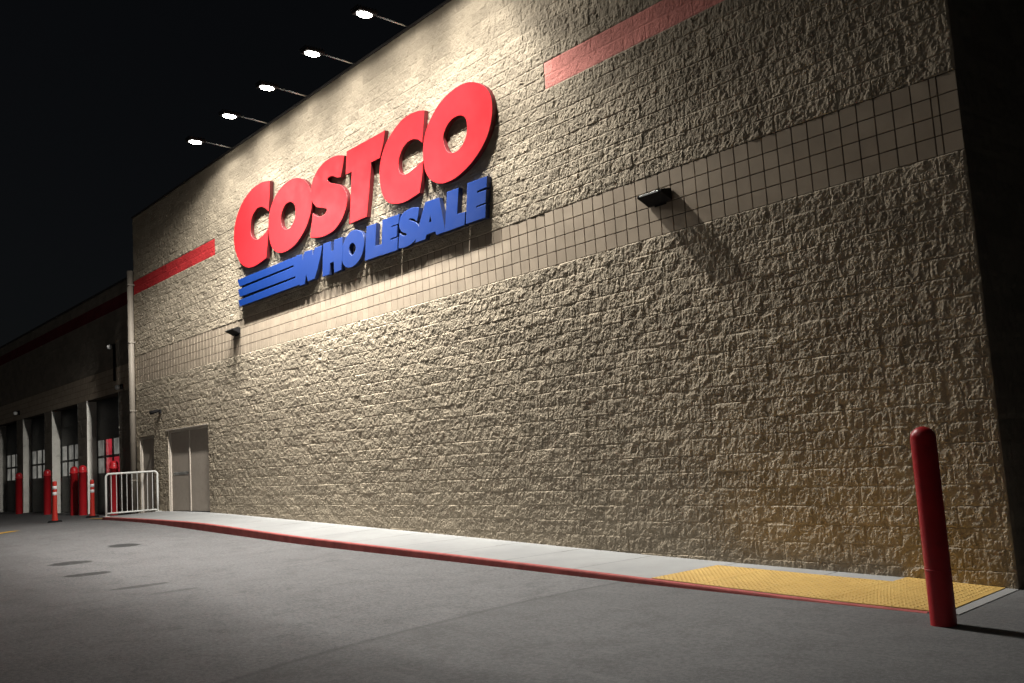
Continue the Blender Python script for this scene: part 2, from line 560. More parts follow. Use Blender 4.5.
def wall_mesh(name, xs, zs, mat, parent, zref, plane=0.0, holes=(), amp=1.0, axis='Y', seed=0, zfloor=None, zones=None, label=None):
    """displaced block wall; axis 'Y': faces -Y at Y=plane; 'X': faces +X at X=plane with xs running along Y"""
    xs, zs = np.asarray(xs), np.asarray(zs)
    GX, GZ = np.meshgrid(xs, zs, indexing='ij')
    ed = np.minimum(GX - xs[0], xs[-1] - GX)
    for (a, b_, c, d) in holes:
        dx = np.maximum(np.maximum(a - GX, GX - b_), 0); dz = np.maximum(np.maximum(c - GZ, GZ - d), 0)
        ed = np.minimum(ed, np.sqrt(dx * dx + dz * dz))
    H, tone = block_height(GX, GZ, zref, amp, seed, ed)
    n, m = GX.shape
    co = np.empty((n * m, 3))
    if axis == 'Y':
        co[:, 0] = GX.ravel(); co[:, 1] = plane - H.ravel(); co[:, 2] = GZ.ravel()
    else:
        co[:, 1] = GX.ravel(); co[:, 0] = plane + H.ravel(); co[:, 2] = GZ.ravel()
    idx = np.arange(n * m).reshape(n, m)
    q = np.stack([idx[:-1, :-1], idx[1:, :-1], idx[1:, 1:], idx[:-1, 1:]], -1).reshape(-1, 4)
    cx = ((xs[:-1] + xs[1:]) / 2)[:, None] + 0 * ((zs[:-1] + zs[1:]) / 2)[None, :]
    cz = 0 * cx + ((zs[:-1] + zs[1:]) / 2)[None, :]
    keep = np.ones(cx.shape, bool)
    for (a, b_, c, d) in holes:
        keep &= ~((cx > a) & (cx < b_) & (cz > c) & (cz < d))
    mi = np.zeros(cx.shape, np.int32)
    if zones:
        for (a, b_, c, d, k) in zones:
            mi[(cx > a) & (cx < b_) & (cz > c) & (cz < d)] = k
    keep = keep.ravel(); q = q[keep]; mi = mi.ravel()[keep]
    me = bpy.data.meshes.new(name)
    me.vertices.add(n * m); me.vertices.foreach_set("co", co.ravel())
    me.loops.add(q.size); me.loops.foreach_set("vertex_index", q.ravel().astype(np.int32))
    me.polygons.add(len(q))
    me.polygons.foreach_set("loop_start", np.arange(0, q.size, 4, dtype=np.int32))
    me.polygons.foreach_set("loop_total", np.full(len(q), 4, dtype=np.int32))
    me.update()
    at = me.attributes.new("tone", 'FLOAT', 'POINT')
    at.data.foreach_set("value", tone.ravel().astype(np.float32))
    me.polygons.foreach_set("use_smooth", np.zeros(len(q), bool))
    o = mesh_obj(name, me, mat, parent, label)
    me.polygons.foreach_set("material_index", mi)
    me.validate()
    return o

def lines(a, b_, steps, snaps=()):
    """grid lines with varying step; steps = [(upto, step), ...]"""
    out = [a]; x = a
    for up, st in steps:
        up = min(up, b_)
        n = max(1, int(round((up - x) / st)))
        out += list(x + (up - x) * np.arange(1, n + 1) / n)
        x = up
    out = np.array(out)
    for s in snaps:
        out[np.argmin(abs(out - s))] = s
    return out

XL, XR = -19.40, 4.955
ZB0, ZB1, ZT = 5.0 - 4 * CO, 5.0, 9.13
D1 = (-16.86, -14.11, 0.3, 2.69)      # double door opening
D2 = (-19.10, -17.98, 0.3, 2.62)      # single door opening

building = thing("store_building", "tall tan split face block store wall with a smooth tile band and red stripes", "building", (0, 0, 0))
gx = lines(XL, XR, [(-12, .024), (-6, .019), (-1, .015), (XR, .0125)], (D1[0], D1[1], D2[0], D2[1]))
gzl = lines(-.15, ZB0, [(ZB0, .0130)], (D1[3], D2[3]))
ST0, ST1 = 5 + 9 * CO, 5 + 11 * CO
gzu = lines(ZB1, ZT, [(ZT, .0145)], (ST0, ST1))
dh = [(D1[0], D1[1], -1, D1[3]), (D2[0], D2[1], -1, D2[3])]
wall_mesh("lower_wall", gx, gzl, M_BLOCK, building, ZB0 - 30 * CO, holes=dh)
wall_mesh("upper_wall", gx, gzu, M_BLOCK, building, ZB1,
          holes=[(XL - 1, -13.36, ST0, ST1), (-1.0, XR + 1, ST0, ST1)])
# painted stripes: same blocks, painted red
gxs = gx[gx <= -13.36 + .03]; gxs[-1] = -13.36
gzs = np.linspace(ST0, ST1, 21)
wall_mesh("red_stripe", gxs, gzs, M_REDBLOCK, building, ZB1, amp=.45, label="dark red painted stripe at the far corner of the wall")
gxs = gx[gx >= -1.0 - .015]; gxs[0] = -1.0
wall_mesh("red_stripe", gxs, gzs, M_PINKBLOCK, building, ZB1, amp=.35, label="faded red painted stripe high on the near end of the wall")

def tile_band(parent, x_edges, plane):
    bm = BM()
    quad(bm, (x_edges[0], plane + .004, ZB0), (x_edges[-1], plane + .004, ZB0), (x_edges[-1], plane + .004, ZB1), (x_edges[0], plane + .004, ZB1))
    o1 = obj("tile_joints", bm, M_MORTAR, None)
    me = bpy.data.meshes.new("tile_band")
    vs, fs, tn = [], [], []
    g = .0045
    rnd = random.Random(3)
    for a, b_ in zip(x_edges, x_edges[1:]):
        for r in range(4):
            z0, z1 = ZB0 + r * CO + g, ZB0 + (r + 1) * CO - g
            x0, x1 = a + g, b_ - g
            d = plane - .004 - rnd.random() * .0010
            k = len(vs)
            bv = .004
            vs += [(x0, plane + .003, z0), (x1, plane + .003, z0), (x1, plane + .003, z1), (x0, plane + .003, z1),
                   (x0 + bv, d, z0 + bv), (x1 - bv, d + 0, z0 + bv), (x1 - bv, d, z1 - bv), (x0 + bv, d, z1 - bv)]
            fs += [(k + 4, k + 5, k + 6, k + 7), (k, k + 1, k + 5, k + 4), (k + 1, k + 2, k + 6, k + 5), (k + 2, k + 3, k + 7, k + 6), (k + 3, k, k + 4, k + 7)]
            tn += [rnd.random()] * 8
    me.from_pydata(vs, [], fs)
    at = me.attributes.new("tone", 'FLOAT', 'POINT'); at.data.foreach_set("value", tn)
    o2 = mesh_obj("tile_band", me, M_TILE, parent)
    o1.parent = o2
    return o2
tnode = M_TILE.node_tree
_b = tnode.nodes["Principled BSDF"]
_src = _b.inputs["Base Color"].links[0].from_socket
_at = N(tnode, "ShaderNodeAttribute", attribute_name="tone")
tnode.links.new(mixrgb(tnode, ramp(tnode, _at.outputs["Fac"], [(0.0, 0.0), (1.0, 0.42)]), _src, (0.30, 0.24, 0.18)), _b.inputs["Base Color"])
edges = [XL] + [k * CO for k in range(-95, 24)] + [23.38 * CO, XR]
tile_band(building, edges, 0.0)

# side wall (in the dark on the right), roof, coping
gy = lines(0.0, 14.0, [(3, .05), (14, .10)])
gz = lines(-.3, ZT, [(ZT, .05)])
wall_mesh("side_wall", gy, gz, M_BLOCK, building, ZB1 - 40 * CO, plane=XR, axis='X', seed=60)
bm = BM()
quad(bm, (XR, 14, -.3), (XR, 60, -.3), (XR, 60, ZT), (XR, 14, ZT))
quad(bm, (XR, 60, -.3), (XL, 60, -.3), (XL, 60, ZT), (XR, 60, ZT))
quad(bm, (XL, 60, -.3), (XL, .32, -.3), (XL, .32, ZT), (XL, 60, ZT))
quad(bm, (XL, .32, -.3), (XL, .0, -.3), (XL, .0, ZT), (XL, .32, ZT))
obj("rear_wall", bm, M_BLOCK, building)
bm = BM()
quad(bm, (XL, .3, ZT - .5), (XR - .3, .3, ZT - .5), (XR - .3, 60, ZT - .5), (XL, 60, ZT - .5))
obj("roof", bm, M_ROOF, building)
bm = BM()
box(bm, XL - .02, XR + .03, -.035, .32, ZT - .002, ZT + .05, .008)
box(bm, XR - .32, XR + .03, .322, 60, ZT - .002, ZT + .05, .008)
obj("parapet_coping", bm, M_COPING, building)

# doors in the main wall
def door(parent, D, zsill, double, name):
    x0, x1, _, z1 = D
    w = .055
    bm = BM()                                     # reveal + frame
    yr = .11
    quad(bm, (x0, .0, zsill - .1), (x0, yr, zsill - .1), (x0, yr, z1), (x0, 0, z1))
    quad(bm, (x1, yr, zsill - .1), (x1, 0, zsill - .1), (x1, 0, z1), (x1, yr, z1))
    quad(bm, (x0, 0, z1), (x0, yr, z1), (x1, yr, z1), (x1, 0, z1))
    box(bm, x0 + .001, x0 + w, .022, .16, zsill - .1, z1 - .001, .004)
    box(bm, x1 - w, x1 - .001, .022, .16, zsill - .1, z1 - .001, .004)
    box(bm, x0 + w + .001, x1 - w - .001, .024, .16, z1 - w, z1 - .002, .004)
    fr = obj(name, bm, M_FRAME, parent)
    xs_ = [x0 + w + .003, (x0 + x1) / 2, x1 - w - .003] if double else [x0 + w + .003, x1 - w - .003]
    for i, (a, b_) in enumerate(zip(xs_, xs_[1:])):
        bm = BM()
        box(bm, a + .003, b_ - .003, .062, .12, zsill + .012, z1 - w - .004, .003)
        lf = obj("door_leaf", bm, M_DOOR, fr)
    if double:
        bm = BM()
        xm = (x0 + x1) / 2
        box(bm, xm - .03, xm + .03, .040, .061, zsill + .01, z1 - w - .006, .004)
        obj("astragal", bm, M_FRAME, fr)
        bm = BM()
        box(bm, xs_[0] + .12, xm - .12, .058, .0615, zsill + .95, zsill + 1.03, .002)
        obj("push_plate", bm, M_STEEL, fr)
    else:
        bm = BM()
        box(bm, x1 - .22, x1 - .15, .045, .0615, zsill + .92, zsill + 1.10, .003)
        obj("handle", bm, M_STEEL, fr)
    return fr
door(building, D1, zWall(-15.5), True, "double_door_frame")
door(building, D2, zA(-18.5), False, "door_frame")
# pale drip strips over the doors
bm = BM()
box(bm, D1[0] - .06, D1[1] + .06, -.030, -.001, D1[3] + .004, D1[3] + .03, .003)
obj("drip_strip", bm, M_FRAME, building)
# downpipe at the corner
bm = BM()
tube(bm, [(XL - .02, -.10, zA(XL) - .05), (XL - .02, -.10, 7.55)], .085, 16)
for z in (1.4, 3.4, 5.4, 7.1):
    box(bm, XL - .12, XL + .08, -.19, .0, z, z + .04, .004)
obj("downpipe", bm, M_PIPE, building, True)

# ------------------------------------------------------------------ service wing with bay doors
WY = 0.30
WZT = 7.61
wing = thing("service_wing", "low dark block wing of open service bays at the far left of the store", "building", (-30, WY, .36))
def loc(bm, root):
    bmesh.ops.translate(bm, verts=bm.verts, vec=-root.location)
    return bm
bays = [(-25.3 - 4.45 * k, -25.3 - 4.45 * k + 3.37) for k in range(0, 7)]
WX0 = -62.0
snap = [v for b_ in bays for v in b_]
wgx = lines(WX0, XL - .002, [(-44, .12), (XL - .002, .055)], snap)
wgz = lines(.1, ZB0, [(ZB0, .055)])
holes = [(a, b_, -1, 9) for a, b_ in bays]
def shift(o):
    o.data.transform(Matrix.Translation(-Vector(wing.location)))
    return o
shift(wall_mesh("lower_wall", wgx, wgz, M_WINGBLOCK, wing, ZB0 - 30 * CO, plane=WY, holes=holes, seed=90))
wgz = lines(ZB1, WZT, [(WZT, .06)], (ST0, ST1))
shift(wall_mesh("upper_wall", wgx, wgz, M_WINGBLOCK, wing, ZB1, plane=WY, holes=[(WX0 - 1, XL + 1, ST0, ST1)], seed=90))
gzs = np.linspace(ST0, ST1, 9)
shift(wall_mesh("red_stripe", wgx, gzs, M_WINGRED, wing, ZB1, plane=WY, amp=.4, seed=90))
te = list(np.arange(XL - .002, WX0, -CO))[::-1]
tb = tile_band(wing, te, WY)
shift(tb)
tb.children[0].data.transform(Matrix.Translation(-Vector(wing.location)))
bm = BM()
box(bm, WX0, XL - .03, WY - .03, WY + .3, WZT - .002, WZT + .06, .006)
obj("parapet_coping", loc(bm, wing), M_COPING, wing)
bm = BM()
quad(bm, (WX0, WY, WZT - .3), (XL, WY, WZT - .3), (XL, 30, WZT - .3), (WX0, 30, WZT - .3))
obj("roof", loc(bm, wing), M_ROOF, wing)
bm = BM()
quad(bm, (WX0, WY, .1), (WX0, WY, WZT), (WX0, 30, WZT), (WX0, 30, .1))
quad(bm, (WX0, 30, .1), (WX0, 30, WZT), (XL, 30, WZT), (XL, 30, .1))
obj("rear_wall", loc(bm, wing), M_BLOCK, wing)
DY = WY + .31
for k, (a, b_) in enumerate(bays):
    zf = zA((a + b_) / 2)
    bm = BM()
    box(bm, a - .02, a + .004, WY - .004, DY + .12, zf - .1, ZB0 - .002, .002)
    obj("door_jamb", loc(bm, wing), M_JAMB, wing)
    bm = BM()
    box(bm, b_ - .004, b_ + .02, WY - .004, DY + .12, zf - .1, ZB0 - .002, .002)
    obj("door_jamb", loc(bm, wing), M_JAMB, wing)
    bm = BM()
    box(bm, a + .006, b_ - .006, WY + .01, DY + .12, ZB0 - .03, ZB0 - .004)
    obj("door_header", loc(bm, wing), M_MORTAR, wing)
    # sectional door: slab split by window openings
    bm = BM()
    cols = 4
    W = (b_ - a) - .02
    cw = W / cols
    rows = [(1.72, 2.22), (2.30, 2.82)]
    x0 = a + .01
    y0, y1 = DY, DY + .05
    box(bm, x0, x0 + W, y0, y1, zf + .01, rows[0][0])
    box(bm, x0, x0 + W, y0, y1, rows[0][1], rows[1][0])
    box(bm, x0, x0 + W, y0, y1, rows[1][1], ZB0 - .04)
    for (z0, z1) in rows:
        for c in range(cols + 1):
            xa = max(x0, x0 + c * cw - .075); xb = min(x0 + W, x0 + c * cw + .075)
            box(bm, xa, xb, y0 + .001, y1, z0 + .0005, z1 - .0005)
    for z in (1.0, 1.68, 2.26, 2.86, 3.5):            # section ribs
        box(bm, x0 + .01, x0 + W - .01, y0 - .012, y0 - .001, z - .012, z + .012, .003)
    dr = obj("bay_door", loc(bm, wing), M_BAYDOOR, wing)
    for (z0, z1) in rows:
        for c in range(cols):
            bm = BM()
            box(bm, x0 + c * cw + .07, x0 + (c + 1) * cw - .07, y0 + .02, y0 + .03, z0 - .002, z1 + .002)
            red = (k == 0 and c == 1) or (k == 0 and c == 2 and z0 < 2)
            obj("pane", loc(bm, wing), M_PANE_RED if red else M_PANE, dr)

# small lights / cameras on the wing wall
def small_light(x, z, y, label, cond=None):
    t = thing("wall_light", label, "wall light", (x, y, z))
    bm = BM(); box(bm, -.06, .06, -.05, .0, -.08, .08, .008); box(bm, -.035, .035, -.16, -.05, .03, .06, .006)
    obj("bracket", bm, M_DARK, t)
    bm = BM(); lathe(bm, [(0, -.10), (.05, -.085), (.078, -.03), (.075, .02), (.04, .05), (.0, .055)], 16, 0, -.15)
    obj("globe", bm, M_GLOBE, t, True)
    if cond:
        bm = BM(); tube(bm, [(0, -.02, -.09), (0, -.02, -cond)], .035, 8); obj("conduit", bm, M_DARK, t, True)
    return t
small_light(-22.15, 5.66, WY - .03, "upper small white globe light on the wing wall left of the downpipe", 1.1)
small_light(-21.45, 4.32, WY - .03, "lower small white globe light beside the downpipe over the first bay")
small_light(-34.7, 4.47, WY - .03, "small globe light above the bays at the far left edge")
sl = thing("door_camera", "small dark camera fixed to the block wall between the two tan doors", "camera", (-17.35, 0, 3.25))
bm = BM(); box(bm, -.05, .05, -.06, .0, -.06, .06, .008)
tube(bm, [(0, -.05, 0), (0, -.16, .0)], .02, 8)
obj("bracket", bm, M_DARK, sl)
bm = BM(); tube(bm, [(.0, -.08, .03), (-.02, -.30, -.03)], [.05, .055], 12)
obj("camera_body", bm, M_DARK, sl, True)

# ------------------------------------------------------------------ lettering, traced on the wall plane
sign = thing("store_sign", "large red and blue raised store lettering with three bars on the block wall", "sign", (-7, 0, 5.2))
CAM_P = (961.3565, -0.8773, 0.1151, -0.0640)
CAM_LOC = Vector((9.0904, -9.3478, 1.521))
def cam_axes():
    f, y, p, r = CAM_P
    cy, sy = math.cos(y), math.sin(y)
    fwd = Vector((sy * math.cos(p), cy * math.cos(p), math.sin(p)))
    right = Vector((cy, -sy, 0))
    up = right.cross(fwd)
    return math.cos(r) * right + math.sin(r) * up, -math.sin(r) * right + math.cos(r) * up, fwd
AX, AY, AZ = cam_axes()
LETTERS = [
    ('C', 'red', [[(-10.014,7.802),(-10.025,7.723),(-10.036,7.632),(-10.049,7.539),(-10.064,7.451),(-10.082,7.368),(-10.102,7.287),(-10.122,7.211),(-10.139,7.144),(-10.169,7.167),(-10.202,7.193),(-10.239,7.22),(-10.28,7.244),(-10.324,7.268),(-10.374,7.292),(-10.425,7.312),(-10.475,7.328),(-10.526,7.34),(-10.577,7.347),(-10.629,7.349),(-10.679,7.347),(-10.731,7.34),(-10.783,7.327),(-10.833,7.311),(-10.877,7.293),(-10.914,7.274),(-10.947,7.252),(-10.975,7.228),(-11.001,7.199),(-11.022,7.166),(-11.04,7.129),(-11.055,7.09),(-11.067,7.051),(-11.077,7.011),(-11.085,6.971),(-11.089,6.93),(-11.087,6.892),(-11.078,6.854),(-11.065,6.817),(-11.045,6.782),(-11.019,6.751),(-10.987,6.723),(-10.947,6.698),(-10.903,6.678),(-10.855,6.661),(-10.803,6.65),(-10.747,6.643),(-10.688,6.641),(-10.627,6.643),(-10.563,6.649),(-10.494,6.661),(-10.428,6.676),(-10.367,6.693),(-10.314,6.712),(-10.266,6.735),(-10.222,6.758),(-10.183,6.778),(-10.194,6.709),(-10.206,6.631),(-10.22,6.548),(-10.237,6.466),(-10.259,6.381),(-10.286,6.293),(-10.313,6.208),(-10.337,6.134),(-10.39,6.126),(-10.45,6.118),(-10.515,6.109),(-10.586,6.1),(-10.662,6.091),(-10.745,6.082),(-10.83,6.074),(-10.916,6.071),(-11.003,6.071),(-11.092,6.075),(-11.18,6.083),(-11.265,6.097),(-11.349,6.119),(-11.431,6.148),(-11.508,6.181),(-11.576,6.215),(-11.634,6.251),(-11.682,6.289),(-11.726,6.33),(-11.768,6.374),(-11.81,6.421),(-11.85,6.471),(-11.886,6.524),(-11.918,6.578),(-11.946,6.633),(-11.97,6.689),(-11.989,6.747),(-12.001,6.805),(-12.007,6.865),(-12.008,6.926),(-12.002,6.988),(-11.992,7.049),(-11.977,7.11),(-11.959,7.171),(-11.933,7.231),(-11.899,7.292),(-11.854,7.355),(-11.801,7.418),(-11.74,7.48),(-11.673,7.538),(-11.6,7.593),(-11.519,7.645),(-11.432,7.693),(-11.341,7.736),(-11.245,7.773),(-11.142,7.805),(-11.037,7.832),(-10.935,7.853),(-10.835,7.868),(-10.734,7.877),(-10.637,7.881),(-10.547,7.882),(-10.464,7.88),(-10.387,7.873),(-10.315,7.864),(-10.247,7.854),(-10.182,7.842),(-10.121,7.828),(-10.064,7.814)]]),
    ('O', 'red', [[(-8.743,7.531),(-8.671,7.508),(-8.595,7.478),(-8.522,7.446),(-8.457,7.412),(-8.4,7.378),(-8.35,7.341),(-8.305,7.303),(-8.265,7.264),(-8.231,7.224),(-8.202,7.184),(-8.178,7.142),(-8.159,7.097),(-8.145,7.05),(-8.137,7.0),(-8.134,6.949),(-8.136,6.898),(-8.142,6.847),(-8.153,6.795),(-8.17,6.743),(-8.193,6.691),(-8.222,6.637),(-8.258,6.583),(-8.3,6.53),(-8.348,6.478),(-8.404,6.427),(-8.466,6.378),(-8.534,6.33),(-8.608,6.286),(-8.69,6.243),(-8.779,6.203),(-8.872,6.166),(-8.966,6.137),(-9.061,6.117),(-9.16,6.102),(-9.257,6.093),(-9.348,6.089),(-9.433,6.088),(-9.512,6.093),(-9.588,6.102),(-9.66,6.115),(-9.728,6.132),(-9.792,6.153),(-9.852,6.18),(-9.908,6.212),(-9.961,6.252),(-10.009,6.298),(-10.053,6.348),(-10.089,6.403),(-10.116,6.462),(-10.137,6.526),(-10.151,6.591),(-10.161,6.655),(-10.166,6.714),(-10.165,6.773),(-10.16,6.83),(-10.149,6.89),(-10.134,6.951),(-10.114,7.015),(-10.089,7.077),(-10.057,7.135),(-10.019,7.188),(-9.975,7.238),(-9.925,7.284),(-9.872,7.327),(-9.814,7.368),(-9.751,7.405),(-9.685,7.439),(-9.615,7.469),(-9.541,7.495),(-9.463,7.517),(-9.383,7.535),(-9.305,7.55),(-9.23,7.56),(-9.157,7.566),(-9.084,7.569),(-9.013,7.568),(-8.944,7.565),(-8.878,7.558),(-8.811,7.547)],[(-9.07,7.095),(-9.039,7.085),(-9.008,7.073),(-8.979,7.059),(-8.952,7.043),(-8.928,7.024),(-8.907,7.003),(-8.889,6.979),(-8.875,6.953),(-8.866,6.923),(-8.86,6.889),(-8.859,6.854),(-8.861,6.822),(-8.867,6.791),(-8.877,6.761),(-8.89,6.732),(-8.907,6.705),(-8.928,6.678),(-8.953,6.652),(-8.982,6.628),(-9.012,6.607),(-9.045,6.588),(-9.081,6.571),(-9.119,6.558),(-9.157,6.548),(-9.196,6.543),(-9.236,6.542),(-9.275,6.544),(-9.311,6.548),(-9.345,6.556),(-9.376,6.567),(-9.405,6.58),(-9.432,6.596),(-9.458,6.613),(-9.481,6.634),(-9.502,6.656),(-9.519,6.682),(-9.533,6.711),(-9.544,6.744),(-9.551,6.779),(-9.553,6.811),(-9.551,6.843),(-9.543,6.875),(-9.532,6.906),(-9.518,6.934),(-9.5,6.96),(-9.479,6.985),(-9.454,7.008),(-9.429,7.029),(-9.401,7.049),(-9.371,7.068),(-9.341,7.084),(-9.311,7.096),(-9.281,7.104),(-9.251,7.108),(-9.222,7.11),(-9.192,7.11),(-9.161,7.109),(-9.131,7.106),(-9.1,7.102)]]),
    ('S', 'red', [[(-6.76,7.449),(-6.776,7.406),(-6.794,7.357),(-6.813,7.306),(-6.834,7.256),(-6.857,7.207),(-6.883,7.157),(-6.909,7.11),(-6.93,7.068),(-6.957,7.072),(-6.986,7.075),(-7.019,7.08),(-7.056,7.09),(-7.1,7.108),(-7.15,7.131),(-7.201,7.154),(-7.248,7.171),(-7.29,7.181),(-7.329,7.186),(-7.365,7.188),(-7.395,7.187),(-7.421,7.181),(-7.444,7.172),(-7.459,7.159),(-7.464,7.145),(-7.457,7.128),(-7.439,7.109),(-7.413,7.088),(-7.381,7.069),(-7.341,7.052),(-7.293,7.036),(-7.242,7.019),(-7.192,7.002),(-7.142,6.984),(-7.092,6.966),(-7.042,6.946),(-6.995,6.924),(-6.95,6.899),(-6.907,6.872),(-6.868,6.843),(-6.833,6.812),(-6.802,6.778),(-6.775,6.743),(-6.753,6.706),(-6.738,6.668),(-6.728,6.631),(-6.725,6.593),(-6.727,6.555),(-6.734,6.517),(-6.746,6.479),(-6.763,6.44),(-6.786,6.402),(-6.815,6.363),(-6.852,6.322),(-6.896,6.281),(-6.945,6.24),(-7.0,6.203),(-7.061,6.169),(-7.128,6.138),(-7.199,6.111),(-7.27,6.089),(-7.343,6.073),(-7.417,6.063),(-7.493,6.058),(-7.569,6.054),(-7.646,6.053),(-7.722,6.055),(-7.801,6.06),(-7.884,6.069),(-7.975,6.084),(-8.074,6.104),(-8.169,6.125),(-8.252,6.142),(-8.24,6.189),(-8.227,6.241),(-8.212,6.298),(-8.196,6.356),(-8.176,6.419),(-8.153,6.487),(-8.131,6.554),(-8.112,6.611),(-8.084,6.594),(-8.054,6.574),(-8.021,6.554),(-7.986,6.536),(-7.951,6.52),(-7.914,6.505),(-7.876,6.492),(-7.836,6.483),(-7.795,6.477),(-7.753,6.474),(-7.711,6.474),(-7.672,6.477),(-7.635,6.485),(-7.6,6.496),(-7.57,6.51),(-7.547,6.523),(-7.533,6.536),(-7.524,6.549),(-7.524,6.563),(-7.537,6.577),(-7.565,6.591),(-7.605,6.605),(-7.653,6.62),(-7.701,6.635),(-7.752,6.649),(-7.806,6.662),(-7.861,6.678),(-7.911,6.697),(-7.956,6.723),(-7.998,6.752),(-8.037,6.784),(-8.069,6.815),(-8.096,6.846),(-8.118,6.878),(-8.135,6.91),(-8.147,6.941),(-8.154,6.972),(-8.155,7.002),(-8.153,7.033),(-8.149,7.065),(-8.145,7.097),(-8.138,7.131),(-8.128,7.165),(-8.113,7.2),(-8.093,7.237),(-8.069,7.276),(-8.04,7.314),(-8.006,7.35),(-7.965,7.382),(-7.919,7.413),(-7.869,7.441),(-7.815,7.466),(-7.758,7.488),(-7.696,7.506),(-7.632,7.521),(-7.564,7.534),(-7.491,7.543),(-7.414,7.55),(-7.336,7.554),(-7.262,7.554),(-7.194,7.55),(-7.128,7.543),(-7.064,7.533),(-7.001,7.521),(-6.937,7.505),(-6.873,7.486),(-6.813,7.466)]]),
    ('T', 'red', [[(-6.662,7.504),(-5.278,7.498),(-5.355,7.262),(-5.492,7.04),(-5.805,7.042),(-5.82,6.935),(-5.917,6.499),(-6.043,6.067),(-6.676,6.073),(-6.589,6.574),(-6.504,7.053),(-6.737,7.065)]]),
    ('C', 'red', [[(-4.0,7.462),(-4.01,7.413),(-4.02,7.357),(-4.033,7.297),(-4.046,7.232),(-4.064,7.158),(-4.083,7.077),(-4.103,6.996),(-4.12,6.927),(-4.14,6.945),(-4.163,6.965),(-4.188,6.986),(-4.217,7.005),(-4.249,7.021),(-4.285,7.037),(-4.323,7.05),(-4.363,7.06),(-4.405,7.067),(-4.449,7.071),(-4.493,7.072),(-4.536,7.068),(-4.578,7.06),(-4.62,7.047),(-4.66,7.031),(-4.697,7.013),(-4.731,6.99),(-4.763,6.964),(-4.792,6.937),(-4.817,6.909),(-4.838,6.882),(-4.856,6.855),(-4.871,6.826),(-4.88,6.793),(-4.886,6.754),(-4.886,6.709),(-4.883,6.666),(-4.874,6.629),(-4.861,6.601),(-4.844,6.579),(-4.821,6.561),(-4.793,6.545),(-4.757,6.53),(-4.714,6.518),(-4.668,6.51),(-4.619,6.507),(-4.569,6.51),(-4.517,6.519),(-4.461,6.531),(-4.401,6.543),(-4.334,6.557),(-4.26,6.573),(-4.188,6.588),(-4.126,6.602),(-4.134,6.547),(-4.142,6.484),(-4.153,6.418),(-4.169,6.351),(-4.192,6.281),(-4.22,6.208),(-4.249,6.138),(-4.274,6.076),(-4.313,6.071),(-4.356,6.065),(-4.404,6.059),(-4.457,6.053),(-4.515,6.046),(-4.578,6.038),(-4.645,6.032),(-4.715,6.03),(-4.791,6.033),(-4.871,6.039),(-4.952,6.049),(-5.027,6.063),(-5.099,6.081),(-5.168,6.103),(-5.232,6.129),(-5.288,6.16),(-5.335,6.195),(-5.375,6.235),(-5.409,6.278),(-5.438,6.323),(-5.463,6.371),(-5.482,6.423),(-5.497,6.475),(-5.509,6.529),(-5.518,6.581),(-5.524,6.634),(-5.526,6.689),(-5.523,6.745),(-5.514,6.804),(-5.5,6.865),(-5.481,6.926),(-5.456,6.985),(-5.426,7.041),(-5.39,7.096),(-5.349,7.149),(-5.303,7.199),(-5.252,7.246),(-5.197,7.29),(-5.135,7.332),(-5.069,7.371),(-4.994,7.409),(-4.913,7.445),(-4.828,7.476),(-4.746,7.501),(-4.665,7.518),(-4.583,7.527),(-4.504,7.532),(-4.431,7.534),(-4.365,7.533),(-4.305,7.529),(-4.249,7.522),(-4.194,7.513),(-4.141,7.502),(-4.09,7.488),(-4.042,7.474)]]),
